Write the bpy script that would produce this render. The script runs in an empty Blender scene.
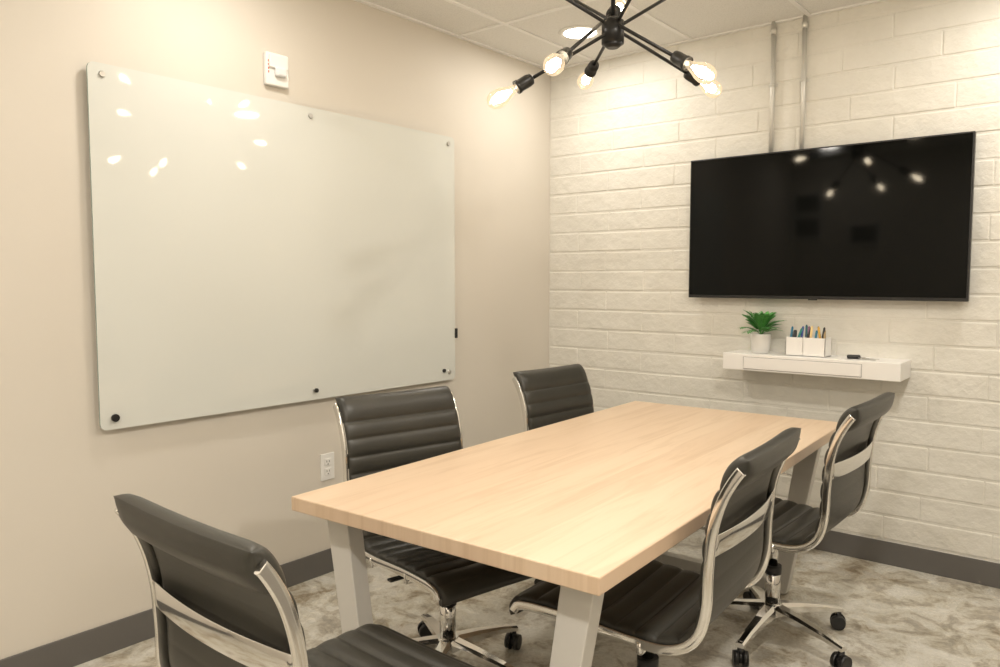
import bpy, bmesh, math, random
from mathutils import Vector, Matrix, Euler
random.seed(7)
sc=bpy.context.scene
COL=sc.collection
sc.view_settings.view_transform='Standard'

# ---------------------------------------------------------------- materials
def new_mat(name, color=(.8,.8,.8), rough=.5, metal=0., spec=.5, emis=None, estr=0., coat=0.):
    m=bpy.data.materials.new(name); m.use_nodes=True
    b=m.node_tree.nodes["Principled BSDF"]
    b.inputs["Base Color"].default_value=(*color,1)
    b.inputs["Roughness"].default_value=rough
    b.inputs["Metallic"].default_value=metal
    b.inputs["Specular IOR Level"].default_value=spec
    b.inputs["Coat Weight"].default_value=coat
    if emis:
        b.inputs["Emission Color"].default_value=(*emis,1)
        b.inputs["Emission Strength"].default_value=estr
    return m
def nt(m): return m.node_tree, m.node_tree.nodes, m.node_tree.links, m.node_tree.nodes["Principled BSDF"]
def coords(m, scale=(1,1,1), kind="Object"):
    t,n,l,b=nt(m)
    tc=n.new("ShaderNodeTexCoord"); mp=n.new("ShaderNodeMapping")
    mp.inputs["Scale"].default_value=scale
    l.new(tc.outputs[kind],mp.inputs["Vector"]); return mp.outputs["Vector"]
def noise(m,vec,scale,detail=4,rough=.5,dist=0.):
    t,n,l,b=nt(m)
    x=n.new("ShaderNodeTexNoise"); x.inputs["Scale"].default_value=scale; x.inputs["Detail"].default_value=detail
    x.inputs["Roughness"].default_value=rough; x.inputs["Distortion"].default_value=dist
    l.new(vec,x.inputs["Vector"]); return x.outputs["Fac"]
def ramp(m,fac,stops):
    t,n,l,b=nt(m)
    r=n.new("ShaderNodeValToRGB"); e=r.color_ramp.elements
    while len(e)<len(stops): e.new(.5)
    for k,(p,c) in enumerate(stops):
        e[k].position=p; e[k].color=(*c,1) if len(c)==3 else c
    l.new(fac,r.inputs["Fac"]); return r.outputs["Color"]
def mixc(m,fac,a,bb,mode='MIX'):
    t,n,l,b=nt(m)
    x=n.new("ShaderNodeMix"); x.data_type='RGBA'; x.blend_type=mode
    def put(s,v):
        if isinstance(v,bpy.types.NodeSocket): l.new(v,s)
        elif isinstance(v,(int,float)): s.default_value=v
        else: s.default_value=(*v,1)
    put(x.inputs[0],fac); put(x.inputs[6],a); put(x.inputs[7],bb); return x.outputs[2]
def bump(m,h,strength=.2,dist=.01):
    t,n,l,b=nt(m)
    x=n.new("ShaderNodeBump"); x.inputs["Strength"].default_value=strength; x.inputs["Distance"].default_value=dist
    l.new(h,x.inputs["Height"]); l.new(x.outputs["Normal"],b.inputs["Normal"])

M={}
m=new_mat("painted_drywall",(.66,.62,.56),.55,spec=.35)
v=coords(m); f1=noise(m,v,1.2,2); c=ramp(m,f1,[(.3,(.645,.60,.53)),(.7,(.675,.63,.56))]); m.node_tree.links.new(c,nt(m)[3].inputs["Base Color"])
bump(m,noise(m,v,220,3),.08,.002); M['wall']=m
m=new_mat("painted_brick",(.74,.72,.66),.5,spec=.4)
v=coords(m); f1=noise(m,v,6,5,.6); c=ramp(m,f1,[(.3,(.70,.68,.62)),(.7,(.76,.74,.68))]); m.node_tree.links.new(c,nt(m)[3].inputs["Base Color"])
bump(m,noise(m,v,13,7,.58),.8,.014); M['brick']=m
m=new_mat("polished_concrete",(.4,.36,.3),.3,spec=.5)
v=coords(m); n1=noise(m,v,2.6,8,.62,.6); n2=noise(m,v,8.0,10,.72,.5); n3=noise(m,v,60,6,.7)
c1=ramp(m,n1,[(.41,(.24,.18,.105)),(.46,(.40,.355,.27)),(.51,(.53,.51,.43)),(.58,(.67,.65,.59))])
c2=ramp(m,n2,[(.40,(.10,.065,.03)),(.455,(.31,.25,.165)),(.50,(.53,.50,.42)),(.57,(.71,.69,.63))])
c=mixc(m,.58,c1,c2); c=mixc(m,.16,c,ramp(m,n3,[(.40,(.22,.185,.14)),(.58,(.70,.68,.63))]))
l=m.node_tree.links; l.new(c,nt(m)[3].inputs["Base Color"]); l.new(ramp(m,n2,[(.4,(.42,)*3),(.6,(.22,)*3)]),nt(m)[3].inputs["Roughness"])
bump(m,n3,.05,.003); M['floor']=m
m=new_mat("ceiling_tile",(.74,.72,.68),.8,spec=.2)
v=coords(m); n1=noise(m,v,160,3,.7); m.node_tree.links.new(ramp(m,n1,[(.35,(.70,.69,.66)),(.5,(.80,.79,.76))]),nt(m)[3].inputs["Base Color"])
bump(m,n1,.25,.003); M['tile']=m
M['tee']=new_mat("tee_grid",(.84,.83,.81),.4)
M['base']=new_mat("vinyl_baseboard",(.125,.118,.11),.45)
m=new_mat("maple_butcher_block",(.72,.50,.32),.36,spec=.45)
v=coords(m,(1,1,1))
t,n,l,b=nt(m)
sep=n.new("ShaderNodeSeparateXYZ"); l.new(v,sep.inputs[0])
mul=n.new("ShaderNodeMath"); mul.operation='MULTIPLY'; mul.inputs[1].default_value=1/.115; l.new(sep.outputs[0],mul.inputs[0])
fl=n.new("ShaderNodeMath"); fl.operation='FLOOR'; l.new(mul.outputs[0],fl.inputs[0])
wn=n.new("ShaderNodeTexWhiteNoise"); wn.noise_dimensions='1D'; l.new(fl.outputs[0],wn.inputs["W"])
cs=ramp(m,wn.outputs["Value"],[(0,(.67,.505,.36)),(.5,(.70,.54,.39)),(1,(.72,.565,.415))])
comb=n.new("ShaderNodeCombineXYZ"); l.new(sep.outputs[0],comb.inputs[0]); 
my=n.new("ShaderNodeMath"); my.operation='MULTIPLY'; my.inputs[1].default_value=.07; l.new(sep.outputs[1],my.inputs[0]); l.new(my.outputs[0],comb.inputs[1]); l.new(wn.outputs["Value"],comb.inputs[2])
g=noise(m,comb.outputs[0],30,6,.6,.8); cg=ramp(m,g,[(.35,(.83,.78,.72)),(.5,(.96,.95,.93)),(.7,(1,1,1))])
c=mixc(m,.65,cs,cg,'MULTIPLY'); l.new(c,b.inputs["Base Color"]); bump(m,g,.03,.001); M['wood']=m
m=new_mat("powder_coated_steel",(.60,.585,.55),.4); bump(m,noise(m,coords(m),300,2),.05,.001); M['legs']=m
def leather(name,a,bb,r):
    m=new_mat(name,a,r,spec=.5); v=coords(m)
    n1=noise(m,v,5,3); m.node_tree.links.new(ramp(m,n1,[(.3,a),(.7,bb)]),nt(m)[3].inputs["Base Color"])
    bump(m,noise(m,v,380,3,.6),.18,.002); return m
M['leather']=leather("leather_ribbed",(.030,.029,.024),(.040,.038,.031),.36)
M['chrome']=new_mat("polished_chrome",(.78,.77,.75),.10,metal=1.)
M['black']=new_mat("black_plastic",(.012,.012,.012),.4)
m=new_mat("black_metal",(.015,.014,.013),.35,metal=.3); M['bmetal']=m
M['screen']=new_mat("tv_screen_glass",(.0022,.0025,.0022),.06,spec=.18)
M['glassboard']=new_mat("back_painted_glass",(.655,.665,.625),.035,spec=.33)
M['glassedge']=new_mat("glass_edge",(.30,.38,.35),.15)
M['steel']=new_mat("brushed_steel",(.55,.54,.52),.28,metal=1.)
m=new_mat("galvanised_conduit",(.66,.65,.61),.45,metal=.5); M['conduit']=m
M['white']=new_mat("white_lacquer",(.84,.83,.81),.3)
M['whitep']=new_mat("white_plastic",(.80,.79,.76),.35)
M['shadowgap']=new_mat("drawer_gap",(.40,.39,.38),.6)
M['ceramic']=new_mat("white_ceramic",(.82,.81,.79),.25)
m=new_mat("leaf_green",(.04,.20,.045),.4); v=coords(m); m.node_tree.links.new(ramp(m,noise(m,v,25,2),[(.3,(.03,.17,.035)),(.7,(.12,.38,.09))]),nt(m)[3].inputs["Base Color"]); M['leaf']=m
M['soil']=new_mat("soil",(.05,.035,.02),.9)
M['bulb']=new_mat("lit_filament_cage",(1,.9,.75),.3,emis=(1.,.88,.68),estr=75)
m=bpy.data.materials.new("clear_bulb_glass"); m.use_nodes=True; t=m.node_tree; n=t.nodes; l=t.links
for q in list(n):
    if q.type!='OUTPUT_MATERIAL': n.remove(q)
out=[q for q in n if q.type=='OUTPUT_MATERIAL'][0]
tr=n.new("ShaderNodeBsdfTransparent"); tr.inputs[0].default_value=(1,.96,.90,1)
gl=n.new("ShaderNodeBsdfGlossy"); gl.inputs["Roughness"].default_value=.05; gl.inputs["Color"].default_value=(1,.95,.88,1)
em=n.new("ShaderNodeEmission"); em.inputs[0].default_value=(1,.80,.55,1); em.inputs[1].default_value=1.3
lw=n.new("ShaderNodeFresnel"); lw.inputs[0].default_value=1.35
mx=n.new("ShaderNodeMixShader"); l.new(lw.outputs[0],mx.inputs[0]); l.new(tr.outputs[0],mx.inputs[1]); l.new(gl.outputs[0],mx.inputs[2])
mx2=n.new("ShaderNodeMixShader"); mx2.inputs[0].default_value=.25; l.new(mx.outputs[0],mx2.inputs[1]); l.new(em.outputs[0],mx2.inputs[2])
l.new(mx2.outputs[0],out.inputs[0]); M['bulbglass']=m
M['lens']=new_mat("downlight_lens",(1,1,1),.4,emis=(1.,.95,.87),estr=9)
M['trimw']=new_mat("white_trim",(.80,.79,.76),.4)
M['red']=new_mat("red_print",(.55,.10,.07),.5)
M['clear']=new_mat("strobe_lens",(.75,.76,.76),.12)
M['dark']=new_mat("dark_slot",(.03,.03,.03),.5)
M['door']=new_mat("door_paint",(.42,.40,.37),.45)
M['art']=new_mat("art_paper",(.10,.10,.09),.6)

# ---------------------------------------------------------------- mesh helpers
def link(o,parent=None):
    COL.objects.link(o)
    if parent: o.parent=parent
    return o
def empty(name,loc=(0,0,0),rz=0.):
    o=bpy.data.objects.new(name,None); o.empty_display_size=.1; o.location=loc; o.rotation_euler=(0,0,rz); return link(o)
def obj(name,bm,mats,parent=None,smooth=False,loc=(0,0,0),rot=(0,0,0),autos=None):
    me=bpy.data.meshes.new(name); bmesh.ops.recalc_face_normals(bm,faces=bm.faces[:]); bm.to_mesh(me); bm.free()
    if not isinstance(mats,(list,tuple)): mats=[mats]
    for q in mats: me.materials.append(q)
    if smooth:
        for p in me.polygons: p.use_smooth=True
    o=bpy.data.objects.new(name,me); o.location=loc; o.rotation_euler=rot; link(o,parent)
    if autos:
        md=o.modifiers.new("b",'BEVEL'); md.width=autos; md.segments=3; md.limit_method='ANGLE'; md.angle_limit=.7
    return o
def add_box(bm,c,s,mat=0,rot=None,bev=0.,seg=2):
    r=bmesh.ops.create_cube(bm,size=1.); vs=r['verts']
    bmesh.ops.scale(bm,vec=s,verts=vs)
    fs=set(f for v in vs for f in v.link_faces)
    for f in fs: f.material_index=mat
    if bev>0:
        es=set(e for v in vs for e in v.link_edges)
        rr=bmesh.ops.bevel(bm,geom=list(es),offset=bev,segments=seg,profile=.5,affect='EDGES')
        vs=list(set(v for f in rr['faces'] for v in f.verts)|set(v for v in vs if v.is_valid))
        for f in set(f for v in vs for f in v.link_faces): f.material_index=mat
    if rot is not None: bmesh.ops.transform(bm,matrix=rot.to_4x4(),verts=vs)
    bmesh.ops.translate(bm,vec=c,verts=vs); return vs
def box(name,lo,hi,mat,parent=None,bev=0.):
    bm=bmesh.new(); c=[(a+b)/2 for a,b in zip(lo,hi)]; s=[b-a for a,b in zip(lo,hi)]
    add_box(bm,c,s,0,None,bev); return obj(name,bm,mat,parent)
def add_cyl(bm,p0,p1,r0,r1=None,seg=20,mat=0,smooth=True):
    r1=r0 if r1 is None else r1
    p0=Vector(p0);p1=Vector(p1);d=p1-p0
    q=d.to_track_quat('Z','Y')
    r=bmesh.ops.create_cone(bm,cap_ends=True,segments=seg,radius1=r0,radius2=r1,depth=d.length)
    vs=r['verts']; bmesh.ops.rotate(bm,matrix=q.to_matrix(),verts=vs); bmesh.ops.translate(bm,vec=(p0+p1)/2,verts=vs)
    for f in set(f for v in vs for f in v.link_faces):
        f.material_index=mat; f.smooth=smooth and len(f.verts)==4
    return vs
def add_lathe(bm,profile,mat=0,seg=24,q=None,loc=(0,0,0),smooth=True):
    rings=[];loc=Vector(loc)
    for (r,z) in profile:
        ring=[]
        for k in range(seg):
            a=2*math.pi*k/seg; p=Vector((r*math.cos(a),r*math.sin(a),z))
            if q: p=q@p
            ring.append(bm.verts.new(p+loc))
        rings.append(ring)
    for i in range(len(rings)-1):
        for k in range(seg):
            f=bm.faces.new((rings[i][k],rings[i][(k+1)%seg],rings[i+1][(k+1)%seg],rings[i+1][k])); f.material_index=mat; f.smooth=smooth
    for ring in (rings[0],rings[-1]):
        f=bm.faces.new(ring); f.material_index=mat
def catmull(P,n=20):
    out=[];P=[Vector(p) for p in P]; Q=[2*P[0]-P[1]]+P+[2*P[-1]-P[-2]]
    for i in range(1,len(Q)-2):
        for k in range(n):
            t=k/n; a,b,c,d=Q[i-1],Q[i],Q[i+1],Q[i+2]
            out.append(.5*((2*b)+(-a+c)*t+(2*a-5*b+4*c-d)*t*t+(-a+3*b-3*c+d)*t**3))
    out.append(P[-1]); return out
def resample(pts,N):
    L=[0]
    for a,b in zip(pts,pts[1:]): L.append(L[-1]+(b-a).length)
    T=L[-1];out=[];j=0
    for i in range(N):
        s=T*i/(N-1)
        while j<len(L)-2 and L[j+1]<s: j+=1
        t=(s-L[j])/max(1e-9,L[j+1]-L[j]); out.append(pts[j].lerp(pts[j+1],min(1,max(0,t))))
    return out,T
def add_sweep(bm,pts,section,mat=0,smooth=True,side=Vector((1,0,0)),cap=True):
    rings=[]
    for i,p in enumerate(pts):
        t=(pts[min(i+1,len(pts)-1)]-pts[max(i-1,0)]).normalized()
        nrm=side.cross(t).normalized(); sd=t.cross(nrm).normalized()
        rings.append([bm.verts.new(p+sd*a+nrm*b) for a,b in section])
    K=len(section)
    for i in range(len(rings)-1):
        for k in range(K):
            f=bm.faces.new((rings[i][k],rings[i][(k+1)%K],rings[i+1][(k+1)%K],rings[i+1][k])); f.material_index=mat; f.smooth=smooth
    if cap:
        for r in (rings[0],rings[-1]):
            f=bm.faces.new(r); f.material_index=mat
def rrect(w,h,r,n=4):
    out=[]
    for cx,cy,a0 in ((w/2-r,h/2-r,0),(-w/2+r,h/2-r,90),(-w/2+r,-h/2+r,180),(w/2-r,-h/2+r,270)):
        for k in range(n+1):
            a=math.radians(a0+90*k/n); out.append((cx+r*math.cos(a),cy+r*math.sin(a)))
    return out
def circ(r,n=12): return [(r*math.cos(2*math.pi*k/n),r*math.sin(2*math.pi*k/n)) for k in range(n)]

# ---------------------------------------------------------------- room
H=2.495; XR=3.1; YF=-4.35; T=.1
box("floor",(-T,YF-T,-.1),(XR+T,T+.05,0),M['floor'])
box("wall_left",(-T,YF-T,0),(0,T,H+.1),M['wall'])
box("wall_right",(XR,YF-T,0),(XR+T,T,H+.1),M['wall'])
box("wall_front",(0,YF-T,0),(XR,YF,H+.1),M['wall'])
bm=bmesh.new()
add_box(bm,(XR/2,.0545-.0016,(H+.1)/2),(XR,.10,H+.1))
ch=.1105; bl=.405; row=0; z=0.
while z<H+.02:
    off=(row%2)*bl/2+random.uniform(-.015,.015)
    x=-off
    while x<XR:
        L=bl+random.uniform(-.012,.012)
        x0=max(x,0.0);x1=min(x+L,XR)
        if x1-x0>.03:
            gap=.0026
            dy=random.uniform(-.0010,.0012); 
            hh=ch-2*gap+random.uniform(-.003,.001)
            add_box(bm,((x0+x1)/2,.008+dy,z+ch/2+random.uniform(-.001,.001)),(x1-x0-2*.0003,.016,hh),0,
                    Matrix.Rotation(random.uniform(-.003,.003),3,'Y'),.0065,4)
        x+=L
    z+=ch;row+=1
o=obj("wall_back",bm,M['brick'])
box("ceiling",(-T,YF-T,H),(XR+T,T,H+.1),M['tile'])
bm=bmesh.new()
for k in range(-3,4):
    x=1.47+.58*k
    if .03<x<XR-.03: add_box(bm,(x,YF/2,H-.003),(.022,-YF,.006))
y=-.81
while y>YF:
    add_box(bm,(XR/2,y,H-.0035),(XR,.022,.0065)); y-=1.16
for (a,b,c2,d) in ((0,.022,YF,0),(XR-.022,XR,YF,0)): add_box(bm,((a+b)/2,(c2+d)/2,H-.004),(b-a,d-c2,.008))
add_box(bm,(XR/2,-.011,H-.004),(XR,.022,.008)); add_box(bm,(XR/2,YF+.011,H-.004),(XR,.022,.008))
obj("trim_ceiling_grid",bm,M['tee'])
bb=.105
box("baseboard_left",(0,YF,0),(.008,-.001,bb),M['base'],bev=.002)
box("baseboard_back",(.008,-.009,0),(XR-.008,-.001,bb),M['base'],bev=.002)
box("baseboard_right",(XR-.008,YF,0),(XR,-.001,bb),M['base'],bev=.002)
box("baseboard_front",(.9,YF,0),(XR-.008,YF+.008,bb),M['base'],bev=.002)

# ---------------------------------------------------------------- recessed downlights
def downlight(name,x,y,power):
    e=empty(name,(x,y,H))
    bm=bmesh.new()
    add_lathe(bm,[(.078,-.001),(.080,-.006),(.098,-.008),(.105,-.004),(.105,0.0)],0,40)
    obj("trim_ring",bm,M['trimw'],e)
    bm=bmesh.new(); add_lathe(bm,[(.0785,-.0075),(.0785,-.0055)],0,40); obj("lens",bm,M['lens'],e)
    ld=bpy.data.lights.new("lamp",'AREA'); ld.shape='DISK'; ld.size=.15; ld.energy=power; ld.color=(1.,.935,.84)
    lo=bpy.data.objects.new("lamp",ld); lo.location=(0,0,-.012); link(lo,e)
for i,(x,y) in enumerate([(.513,-.467),(2.45,-.467),(.513,-2.2),(2.45,-2.2),(.513,-3.8),(2.45,-3.8)]):
    downlight("recessed_downlight" if i==0 else "recessed_downlight.%03d"%i,x,y,[7.5,9,7.5,23,8.5,32][i])

# ---------------------------------------------------------------- glass whiteboard
wb=empty("glass_whiteboard",(0,-1.73,1.3785))
W=1.74;HH=1.207
bm=bmesh.new()
sec=rrect(W,HH,.022,6)
va=[bm.verts.new((.024,a,b)) for a,b in sec]; vb=[bm.verts.new((.031,a,b)) for a,b in sec]
bm.faces.new(va).material_index=0; bm.faces.new(vb).material_index=0
for k in range(len(sec)):
    bm.faces.new((va[k],va[(k+1)%len(sec)],vb[(k+1)%len(sec)],vb[k])).material_index=1
obj("glass_panel",bm,[M['glassboard'],M['glassedge']],wb)
bm=bmesh.new()
for a in (-W/2+.045,0.0,W/2-.045):
    for b in (-HH/2+.04,HH/2-.035):
        add_cyl(bm,(0,a,b),(.024,a,b),.008,seg=16)
        add_cyl(bm,(.031,a,b),(.036,a,b),.0105,seg=24)
        add_cyl(bm,(.036,a,b),(.038,a,b),.0105,.009,seg=24)
obj("standoffs",bm,M['steel'],wb)
bm=bmesh.new(); add_box(bm,(.030,W/2+.005,-.37),(.02,.014,.05),0,None,.003); add_cyl(bm,(.031,W/2-.085,-HH/2+.05),(.040,W/2-.085,-HH/2+.05),.009,seg=16)
add_cyl(bm,(.038,-W/2+.045,-HH/2+.04),(.046,-W/2+.045,-HH/2+.04),.013,seg=20)
add_cyl(bm,(.038,0,-HH/2+.04),(.046,0,-HH/2+.04),.009,seg=20)
obj("magnet_clip",bm,M['black'],wb)

# ---------------------------------------------------------------- fire alarm strobe
fa=empty("fire_alarm_strobe",(0,-1.876,2.102))
bm=bmesh.new(); add_box(bm,(.012,0,0),(.024,.105,.128),0,None,.007,3); add_box(bm,(.028,0,.028),(.012,.085,.05),0,None,.004,2); obj("housing",bm,M['whitep'],fa)
bm=bmesh.new(); add_box(bm,(.034,.006,-.01),(.020,.05,.036),0,None,.009,3); obj("strobe_lens",bm,M['clear'],fa)
bm=bmesh.new()
for k in range(4): add_box(bm,(.0248,-.043,.028-.014*k),(.0015,.004,.008))
obj("lettering",bm,M['red'],fa)
ou=empty("wall_outlet",(0,-1.65,.47))
bm=bmesh.new(); add_box(bm,(.003,0,0),(.006,.072,.116),0,None,.002); 
for s in (-1,1): add_box(bm,(.0068,0,.021*s),(.003,.034,.030),0,None,.001)
obj("cover_plate",bm,M['whitep'],ou)
bm=bmesh.new()
for s in (-1,1):
    for q in (-1,1): add_box(bm,(.0085,.0065*q,.021*s+.003),(.001,.002,.009))
    add_cyl(bm,(.008,0,.021*s-.009),(.009,0,.021*s-.009),.0025,seg=10)
obj("slots",bm,M['dark'],ou)

# ---------------------------------------------------------------- television
tv=empty("wall_mounted_television",(1.537,0,1.533))
tw,tth=1.232,.69
bm=bmesh.new(); add_box(bm,(0,-.052,0),(tw,.030,tth),0,None,.003); add_box(bm,(0,-.030,-.05),(tw*.8,.03,tth*.6),0,None,.008)
add_box(bm,(0,-.069,-tth/2-.0005),(.04,.010,.008),0,None,.002)
obj("cabinet",bm,M['black'],tv)
bm=bmesh.new(); add_box(bm,(0,-.0682,.004),(tw-.014,.002,tth-.022)); obj("screen",bm,M['screen'],tv)
bm=bmesh.new(); add_box(bm,(0,-.008,0),(.45,.012,.3),0,None,.002); add_box(bm,(0,-.02,.0),(.3,.02,.04)); obj("wall_bracket",bm,M['bmetal'],tv)
for i,x in enumerate((1.308,1.452)):
    e=empty("electrical_conduit" if i==0 else "electrical_conduit.001",(x,-.016,0))
    bm=bmesh.new(); add_cyl(bm,(0,0,1.80),(0,0,H),.0105,seg=20); add_cyl(bm,(0,0,H-.06),(0,0,H-.03),.0135,seg=20)
    add_box(bm,(0,.013,2.2),(.045,.003,.014)); add_cyl(bm,(0,0,2.193),(0,0,2.207),.0125,seg=20)
    obj("pipe",bm,M['conduit'],e,smooth=False)

# ---------------------------------------------------------------- floating shelf
sh=empty("floating_shelf",(1.554,0,.891))
bm=bmesh.new(); sw=.772; sd=.20; shh=.078
add_box(bm,(0,-sd/2-.001,0),(sw,sd,shh),0,None,.003); obj("shelf_box",bm,M['white'],sh)
bm=bmesh.new(); dw=.52; zc=-.003
cx=-.025
for dx in (-dw/2,dw/2): add_box(bm,(cx+dx,-sd-.0015,zc),(.002,.002,shh-.022))
for dz in (-1,1): add_box(bm,(cx,-sd-.0015,zc+dz*(shh-.022)/2),(dw,.002,.002))
obj("drawer_gap",bm,M['shadowgap'],sh)
bm=bmesh.new(); add_box(bm,(cx,-sd-.003,zc),(dw-.005,.005,shh-.027),0,None,.001); obj("drawer_front",bm,M['white'],sh)
ST=.930
pl=empty("potted_fern",(1.315,-.11,ST))
bm=bmesh.new(); add_lathe(bm,[(.036,0),(.040,.002),(.047,.080),(.049,.092),(.045,.092),(.043,.084)],0,32); obj("pot",bm,M['ceramic'],pl)
bm=bmesh.new(); add_lathe(bm,[(.043,.083),(.042,.086)],0,24); obj("soil",bm,M['soil'],pl)
bm=bmesh.new()
rn=random.Random(3)
for k in range(26):
    az=2*math.pi*k/26*2.4+rn.uniform(-.2,.2); el=rn.uniform(.25,1.30); Ln=rn.uniform(.095,.135)
    p=Vector((0,0,.084)); pts=[]; e2=el+.35
    for j in range(11):
        d=Vector((math.cos(az)*math.cos(e2),math.sin(az)*math.cos(e2),math.sin(e2))); pts.append(p.copy()); p=p+d*Ln/10; e2-=.10
    for q in pts:
        q.y=min(q.y,.085); q.x=min(q.x,.105)
    add_sweep(bm,pts,circ(.0014,5),0,side=Vector((-math.sin(az),math.cos(az),0)))
    sdv=Vector((-math.sin(az),math.cos(az),0))
    for j in range(3,11):
        t=(pts[min(j+1,10)]-pts[j-1]).normalized(); ll=.032*math.sin(math.pi*(j-1.2)/10.8)+.012
        for s in (-1,1):
            dirv=(sdv*s*.8+t*.8+Vector((0,0,-.12))).normalized(); wv=t*.0078
            a=pts[j]; tip=a+dirv*ll; mid=a+dirv*ll*.5
            if max(tip.y,mid.y)>.09 or max(tip.x,mid.x)>.112: continue
            v=[bm.verts.new(a),bm.verts.new(mid+wv),bm.verts.new(tip),bm.verts.new(mid-wv)]
            bm.faces.new(v)
obj("fronds",bm,M['leaf'],pl)
og=empty("desk_organizer",(1.537,-.115,ST))
bm=bmesh.new(); w2,d2,h2,t2=.176,.09,.086,.004
add_box(bm,(0,0,t2/2),(w2,d2,t2))
add_box(bm,(0,-d2/2+t2/2,h2/2),(w2,t2,h2),0,None,.001); add_box(bm,(0,d2/2-t2/2,h2/2),(w2,t2,h2),0,None,.001)
for x in (-w2/2+t2/2,w2/2-t2/2,-.01): add_box(bm,(x,0,h2/2),(t2,d2,h2),0,None,.001)
obj("box_body",bm,M['white'],og)
cols=[(.02,.15,.25),(.02,.02,.02),(.02,.02,.02),(.01,.18,.16),(.05,.08,.30),(.02,.10,.12),(.02,.02,.02),(.25,.1,.2),(.75,.55,.25),(.02,.2,.3),(.1,.1,.1),(.6,.35,.05),(.02,.02,.02),(.35,.25,.12)]
mats=[new_mat("pen_%d"%i,c,.35) for i,c in enumerate(cols)]
bm=bmesh.new()
for i in range(14):
    x=-.078+.0120*i+rn.uniform(-.003,.003)
    if abs(x+.01)<.006: x+=.008
    y0=rn.uniform(-.03,.03); tx=rn.uniform(-.35,.35); ty=rn.uniform(-.15,.15); Ln=rn.uniform(.108,.142)
    if i<2: tx=abs(tx)*.5
    top=Vector((x,y0,.086)); dd=Vector((tx,ty,1)).normalized()
    p1=top+dd*(Ln-.083); p0=top-dd*.076; p0.x=max(-.080,min(.080,p0.x)); p0.y=max(-.038,min(.038,p0.y)); p0.z=max(.006,p0.z)
    add_cyl(bm,p0,p1,.0052,seg=10,mat=i); add_cyl(bm,p1,p1+(p1-p0).normalized()*.006,.0052,.002,seg=10,mat=i)
obj("pens",bm,mats,og)
ky=empty("key_ring",(1.765,-.12,ST))
bm=bmesh.new(); add_box(bm,(-.03,0,.009),(.055,.034,.017),0,Matrix.Rotation(.3,3,'Z'),.006,3); obj("key_fob",bm,M['black'],ky)
bm=bmesh.new(); 
for a,l2 in ((.2,.055),(-.4,.05)):
    R_=Matrix.Rotation(a,3,'Z'); add_box(bm,R_@Vector((.045,0,.003+.002*a)),(l2,.008,.002),0,R_); add_cyl(bm,R_@Vector((.02,0,.002)),R_@Vector((.02,0,.005)),.012,seg=16)
ringp=[Vector((.003+.016*math.cos(t*math.pi/12),.016*math.sin(t*math.pi/12),.006)) for t in range(25)]
add_sweep(bm,ringp,circ(.0016,6),0,side=Vector((0,0,1)),cap=False); obj("keys",bm,M['steel'],ky)

# ---------------------------------------------------------------- conference table
TT=.705
tb=empty("conference_table",(1.379,-1.495,0),.044)
bm=bmesh.new(); add_box(bm,(0,0,TT-.019),(.93,2.0,.038),0,None,.003,2); obj("table_top",bm,M['wood'],tb)
bm=bmesh.new()
zt=TT-.038
for ye in (-.90,.86):
    for s in (-1,1):
        a=Vector((s*.375,ye,zt-.004)); b=Vector((s*.27,ye,.012))
        vs=[]
        for p,wx in ((a,.082),(b,.062)):
            for dx,dy in ((-1,-1),(1,-1),(1,1),(-1,1)): vs.append(bm.verts.new(p+Vector((dx*wx/2,dy*.026,0))))
        for k in range(4): bm.faces.new((vs[k],vs[(k+1)%4],vs[4+(k+1)%4],vs[4+k]))
        bm.faces.new(vs[:4]); bm.faces.new(vs[4:])
        add_cyl(bm,(b.x,ye,0),(b.x,ye,.014),.02,seg=16)
    add_box(bm,(0,ye,zt-.004),(.82,.07,.008))
    add_box(bm,(0,ye,.035),(.56,.05,.045))
obj("leg_frames",bm,M['legs'],tb,autos=.003)

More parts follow.
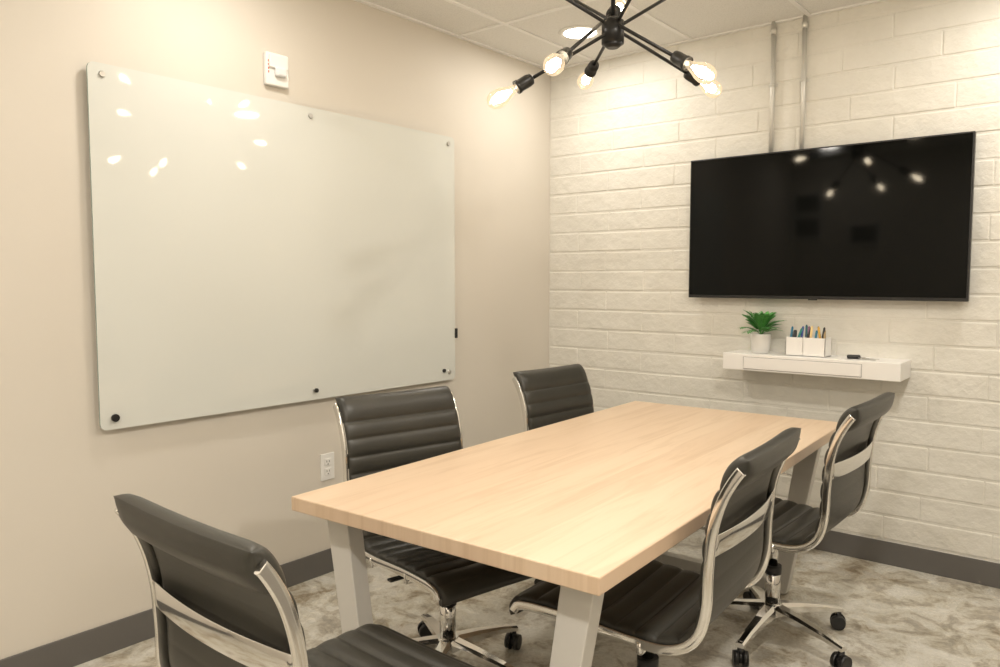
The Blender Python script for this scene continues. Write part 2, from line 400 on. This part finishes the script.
# ---------------------------------------------------------------- chairs (one mesh set, shared)
prof=[(0,.295,.385),(0,.291,.412),(0,.256,.436),(0,.12,.439),(0,-.06,.428),(0,-.15,.432),(0,-.205,.466),(0,-.228,.535),(0,-.232,.63),(0,-.240,.72),(0,-.262,.80),(0,-.298,.865),(0,-.325,.888)]
P,TL=resample(catmull(prof,24),240)
BOL=.10
def frame_at(i):
    N=len(P); t=(P[min(i+1,N-1)]-P[max(i-1,0)]).normalized()
    return Vector((0,t.z,-t.y))      # towards the sitter
def build_pad():
    bm=bmesh.new(); N=len(P); HW=.224
    us=[-1,-.99,-.965,-.92,-.8,-.4,0,.4,.8,.92,.965,.99,1]
    pitch=.056; top0=TL-BOL
    nr=round(top0/pitch); pitch=top0/nr
    rings=[]
    for i,p in enumerate(P):
        s=TL*i/(N-1); nrm=frame_at(i)
        rib=abs(math.sin(math.pi*s/pitch))**.32
        q=(s-top0)/BOL
        if q>0: rib=max(0,math.sin(math.pi*min(1,q)))**.3
        f=.004+.0125*rib
        seat=1-min(1,max(0,(s-.42)/.10))
        r=.008+.014*seat-.0015*(1-rib)
        if q>0:
            r=.008+.026*max(0,math.sin(math.pi*min(1,q*1.02)))**.5; f+=.006*math.sin(math.pi*min(1,q))
        e=min(1,s/.012,(TL-s)/.018); e=math.sqrt(max(0,1-(1-e)**2)) if e<1 else 1
        e=max(e,.05)
        ring=[]
        for u in us:
            k=(1-abs(u)**16)**.5*.9+.1
            ring.append(bm.verts.new(p+Vector((u*HW,0,0))+nrm*(f*k*e-.005*(1-u*u))))
        for u in reversed(us):
            k=(1-abs(u)**16)**.5*.9+.1
            ring.append(bm.verts.new(p+Vector((u*HW,0,0))+nrm*(-r*k*e-.005*(1-u*u))))
        rings.append(ring)
    K=len(rings[0])
    for i in range(N-1):
        for k in range(K): bm.faces.new((rings[i][k],rings[i][(k+1)%K],rings[i+1][(k+1)%K],rings[i+1][k]))
    bm.faces.new(rings[0]); bm.faces.new(rings[-1])
    return bm
def build_frame():
    bm=bmesh.new(); N=len(P)
    i1=int(N*(TL-.022)/TL)
    for s in (-1,1):
        pts=[]
        for i in range(5,i1):
            pts.append(P[i]+Vector((s*.2300,0,0))-frame_at(i)*.012)
        add_sweep(bm,pts,rrect(.010,.024,.0035,3),0)
    def strap(yc,zc,h,bow,tilt):
        pts=[];n=24
        for k in range(n+1):
            u=-1+2*k/n; pts.append(Vector((u*.228,yc-bow*(1-u*u),zc)))
        add_sweep(bm,pts,rrect(h,.005,.0022,2),0,side=Vector((0,-tilt,1)).normalized())
    strap(-.254,.685,.050,.020,.06)
    for y,z in ((.12,.405),(-.08,.396)):
        add_cyl(bm,(-.230,y,z),(.230,y,z),.010,seg=14)
        for s in (-1,1): add_cyl(bm,(s*.229,y,z-.004),(s*.229,y,z+.024),.008,seg=12)
    add_cyl(bm,(0,0,.12),(0,0,.26),.026,seg=24); add_cyl(bm,(0,0,.26),(0,0,.38),.016,seg=24)
    add_cyl(bm,(0,0,.075),(0,0,.13),.042,.034,seg=28)
    for k in range(5):
        a=math.radians(90+72*k+18); d=Vector((math.cos(a),math.sin(a),0)); sd=Vector((-d.y,d.x,0))
        secs=[]
        for r,z,w,h in ((.025,.108,.052,.040),(.12,.101,.042,.030),(.22,.088,.034,.020),(.285,.074,.030,.016)):
            c=d*r+Vector((0,0,z)); secs.append([bm.verts.new(c+sd*x+Vector((0,0,y))) for x,y in [(a1*w,b1*h) for a1,b1 in ((-.5,-.5),(.5,-.5),(.5,.2),(.28,.5),(-.28,.5),(-.5,.2))]])
        for i in range(3):
            for q in range(6):
                f=bm.faces.new((secs[i][q],secs[i][(q+1)%6],secs[i+1][(q+1)%6],secs[i+1][q])); f.smooth=False
        bm.faces.new(secs[0]); bm.faces.new(secs[-1])
        add_cyl(bm,d*.270+Vector((0,0,.05)),d*.270+Vector((0,0,.085)),.007,seg=10)
    return bm
def build_black():
    bm=bmesh.new()
    add_box(bm,(0,.02,.388),(.15,.26,.035),0,None,.008)
    add_cyl(bm,(.06,.02,.385),(.20,.03,.380),.005,seg=8); add_box(bm,(.21,.03,.380),(.05,.022,.008),0,None,.003)
    add_cyl(bm,(0,0,.235),(0,0,.265),.029,seg=24)
    for k in range(5):
        a=math.radians(90+72*k+18); d=Vector((math.cos(a),math.sin(a),0)); c=d*.275
        ax=Vector((math.cos(a+1.1+k),math.sin(a+1.1+k),0))
        for s in (-1,1): 
            add_cyl(bm,c+ax*s*.007+Vector((0,0,.027)),c+ax*s*.024+Vector((0,0,.027)),.027,.025,seg=22)
        add_cyl(bm,c-ax*.008+Vector((0,0,.030)),c+ax*.008+Vector((0,0,.030)),.019,seg=16)
        add_cyl(bm,c+Vector((0,0,.035)),c+Vector((0,0,.062)),.011,seg=12)
    return bm
meshes={}
def chair(name,x,y,rz):
    e=empty(name,(x,y,0),rz)
    if not meshes:
        for nm,fn,mt in (("cushion_sling",build_pad,M['leather']),("chrome_frame",build_frame,M['chrome']),("casters",build_black,M['black'])):
            bm=fn(); bmesh.ops.recalc_face_normals(bm,faces=bm.faces[:]); me=bpy.data.meshes.new(nm); bm.to_mesh(me); bm.free(); me.materials.append(mt)
            if nm=="cushion_sling":
                for p in me.polygons: p.use_smooth=True
            meshes[nm]=me
    for nm,me in meshes.items():
        o=bpy.data.objects.new(nm,me); link(o,e)
    return e
R=math.radians
chair("office_chair",1.475,-2.775,R(-1))
chair("office_chair.001",1.00,-1.955,R(-90-12))
chair("office_chair.002",1.00,-.985,R(-90-4))
chair("office_chair.003",1.695,-1.91,R(90+4))
chair("office_chair.004",1.72,-1.03,R(90-1))

# ---------------------------------------------------------------- sputnik chandelier
hub=Vector((1.338,-1.53,2.068))
lc=empty("sputnik_chandelier",hub)
bm=bmesh.new()
add_cyl(bm,(0,0,-.035),(0,0,.035),.036,seg=28); add_cyl(bm,(0,0,.035),(0,0,.05),.036,.012,seg=28); add_cyl(bm,(0,0,-.035),(0,0,-.048),.036,.018,seg=28)
add_cyl(bm,(0,0,.04),(0,0,H-hub.z-.02),.007,seg=14)
add_cyl(bm,(0,0,H-hub.z-.028),(0,0,H-hub.z-.001),.055,.062,seg=32)
bb_=bmesh.new(); fb=bmesh.new()
def lampend(tip,dirn):
    q=dirn.to_track_quat('Z','Y'); L=.104
    base=tip-dirn*L
    add_lathe(bm,[(.009,-.062),(.018,-.056),(.020,-.042),(.020,-.012),(.022,-.010),(.022,0.0)],0,20,q,base)
    add_lathe(bb_,[(.012,.0),(.013,.010),(.018,.027),(.026,.047),(.0295,.065),(.0285,.081),(.022,.095),(.012,.1025),(.002,.104)],0,20,q,base)
    add_lathe(fb,[(.004,.018),(.009,.032),(.0145,.048),(.0155,.064),(.011,.078),(.003,.084)],0,8,q,base)
    return base-dirn*.060
def rod(t0,t1):
    t0=Vector(t0)-hub; t1=Vector(t1)-hub
    d=(t1-t0).normalized()
    a=lampend(t0,-d); b=lampend(t1,d)
    add_cyl(bm,a,b,.0056,seg=12)
def Zs(p): return Vector((p[0],p[1],p[2]-.045))
B=dict(B1=(1.072,-1.835,1.872),B2=(1.396,-1.956,1.903),B3=(1.036,-1.239,2.052),B4=(1.704,-1.577,1.900),B5=(1.508,-1.085,1.980),B6=(1.199,-1.238,2.310))
B={k:Zs(v) for k,v in B.items()}
opp=lambda p,o=Vector((0,0,0)): 2*hub-p+o
rod(B['B1'],opp(B['B1'],Vector((.04,0,.03)))); rod(B['B2'],B['B6'])
rod(B['B3'],opp(B['B3'],Vector((0,.03,.05)))); rod(B['B4'],opp(B['B4'],Vector((0,-.02,.07)))); rod(B['B5'],opp(B['B5'],Vector((-.02,-.02,.05))))
obj("frame_rods",bm,M['bmetal'],lc); obj("bulb_glass",bb_,M['bulbglass'],lc); obj("filaments",fb,M['bulb'],lc)

# ---------------------------------------------------------------- things behind the camera (seen in reflections)
for i,(x,z) in enumerate(((.165,2.035),(.165,1.80),(.69,1.715))):
    e=empty("picture_frame" if i==0 else "picture_frame.%03d"%i,(x,YF,z))
    bm=bmesh.new(); w,h=.26,.19
    for sx in (-1,1): add_box(bm,(sx*w/2,.012,0),(.018,.022,h+.018))
    for sz in (-1,1): add_box(bm,(0,.012,sz*h/2),(w,.022,.018))
    add_box(bm,(0,.004,0),(w,.006,h)); obj("frame",bm,M['white'],e)
    bm=bmesh.new(); add_box(bm,(0,.009,0),(w-.02,.003,h-.02)); obj("print",bm,M['art'],e)
d=empty("door_1",(XR,-2.4,0))
bm=bmesh.new(); add_box(bm,(-.02,0,1.02),(.03,.88,2.03),0,None,.003); obj("door_panel",bm,M['door'],d)
bm=bmesh.new()
for s in (-1,1): add_box(bm,(-.012,s*.475,1.04),(.024,.06,2.08))
add_box(bm,(-.012,0,2.07),(.024,1.01,.06)); obj("trim_1",bm,M['trimw'],d)
bm=bmesh.new(); add_cyl(bm,(-.035,-.37,1.0),(-.08,-.37,1.0),.01,seg=12); add_cyl(bm,(-.08,-.38,1.0),(-.08,-.26,1.0),.009,seg=12); obj("handle",bm,M['steel'],d)

# ---------------------------------------------------------------- world, camera
w=bpy.data.worlds.new("world"); sc.world=w; w.use_nodes=True
w.node_tree.nodes["Background"].inputs[0].default_value=(.9,.85,.78,1); w.node_tree.nodes["Background"].inputs[1].default_value=.3
cd=bpy.data.cameras.new("camera"); cd.sensor_width=36; cd.lens=36*763.7/1000; cd.clip_start=.02
co=bpy.data.objects.new("camera",cd); link(co)
yaw,pit=.684,.07
fw=Vector((-math.sin(yaw)*math.cos(pit),math.cos(yaw)*math.cos(pit),-math.sin(pit)))
co.location=(2.645,-3.706,1.277); co.rotation_euler=fw.to_track_quat('-Z','Y').to_euler()
sc.camera=co
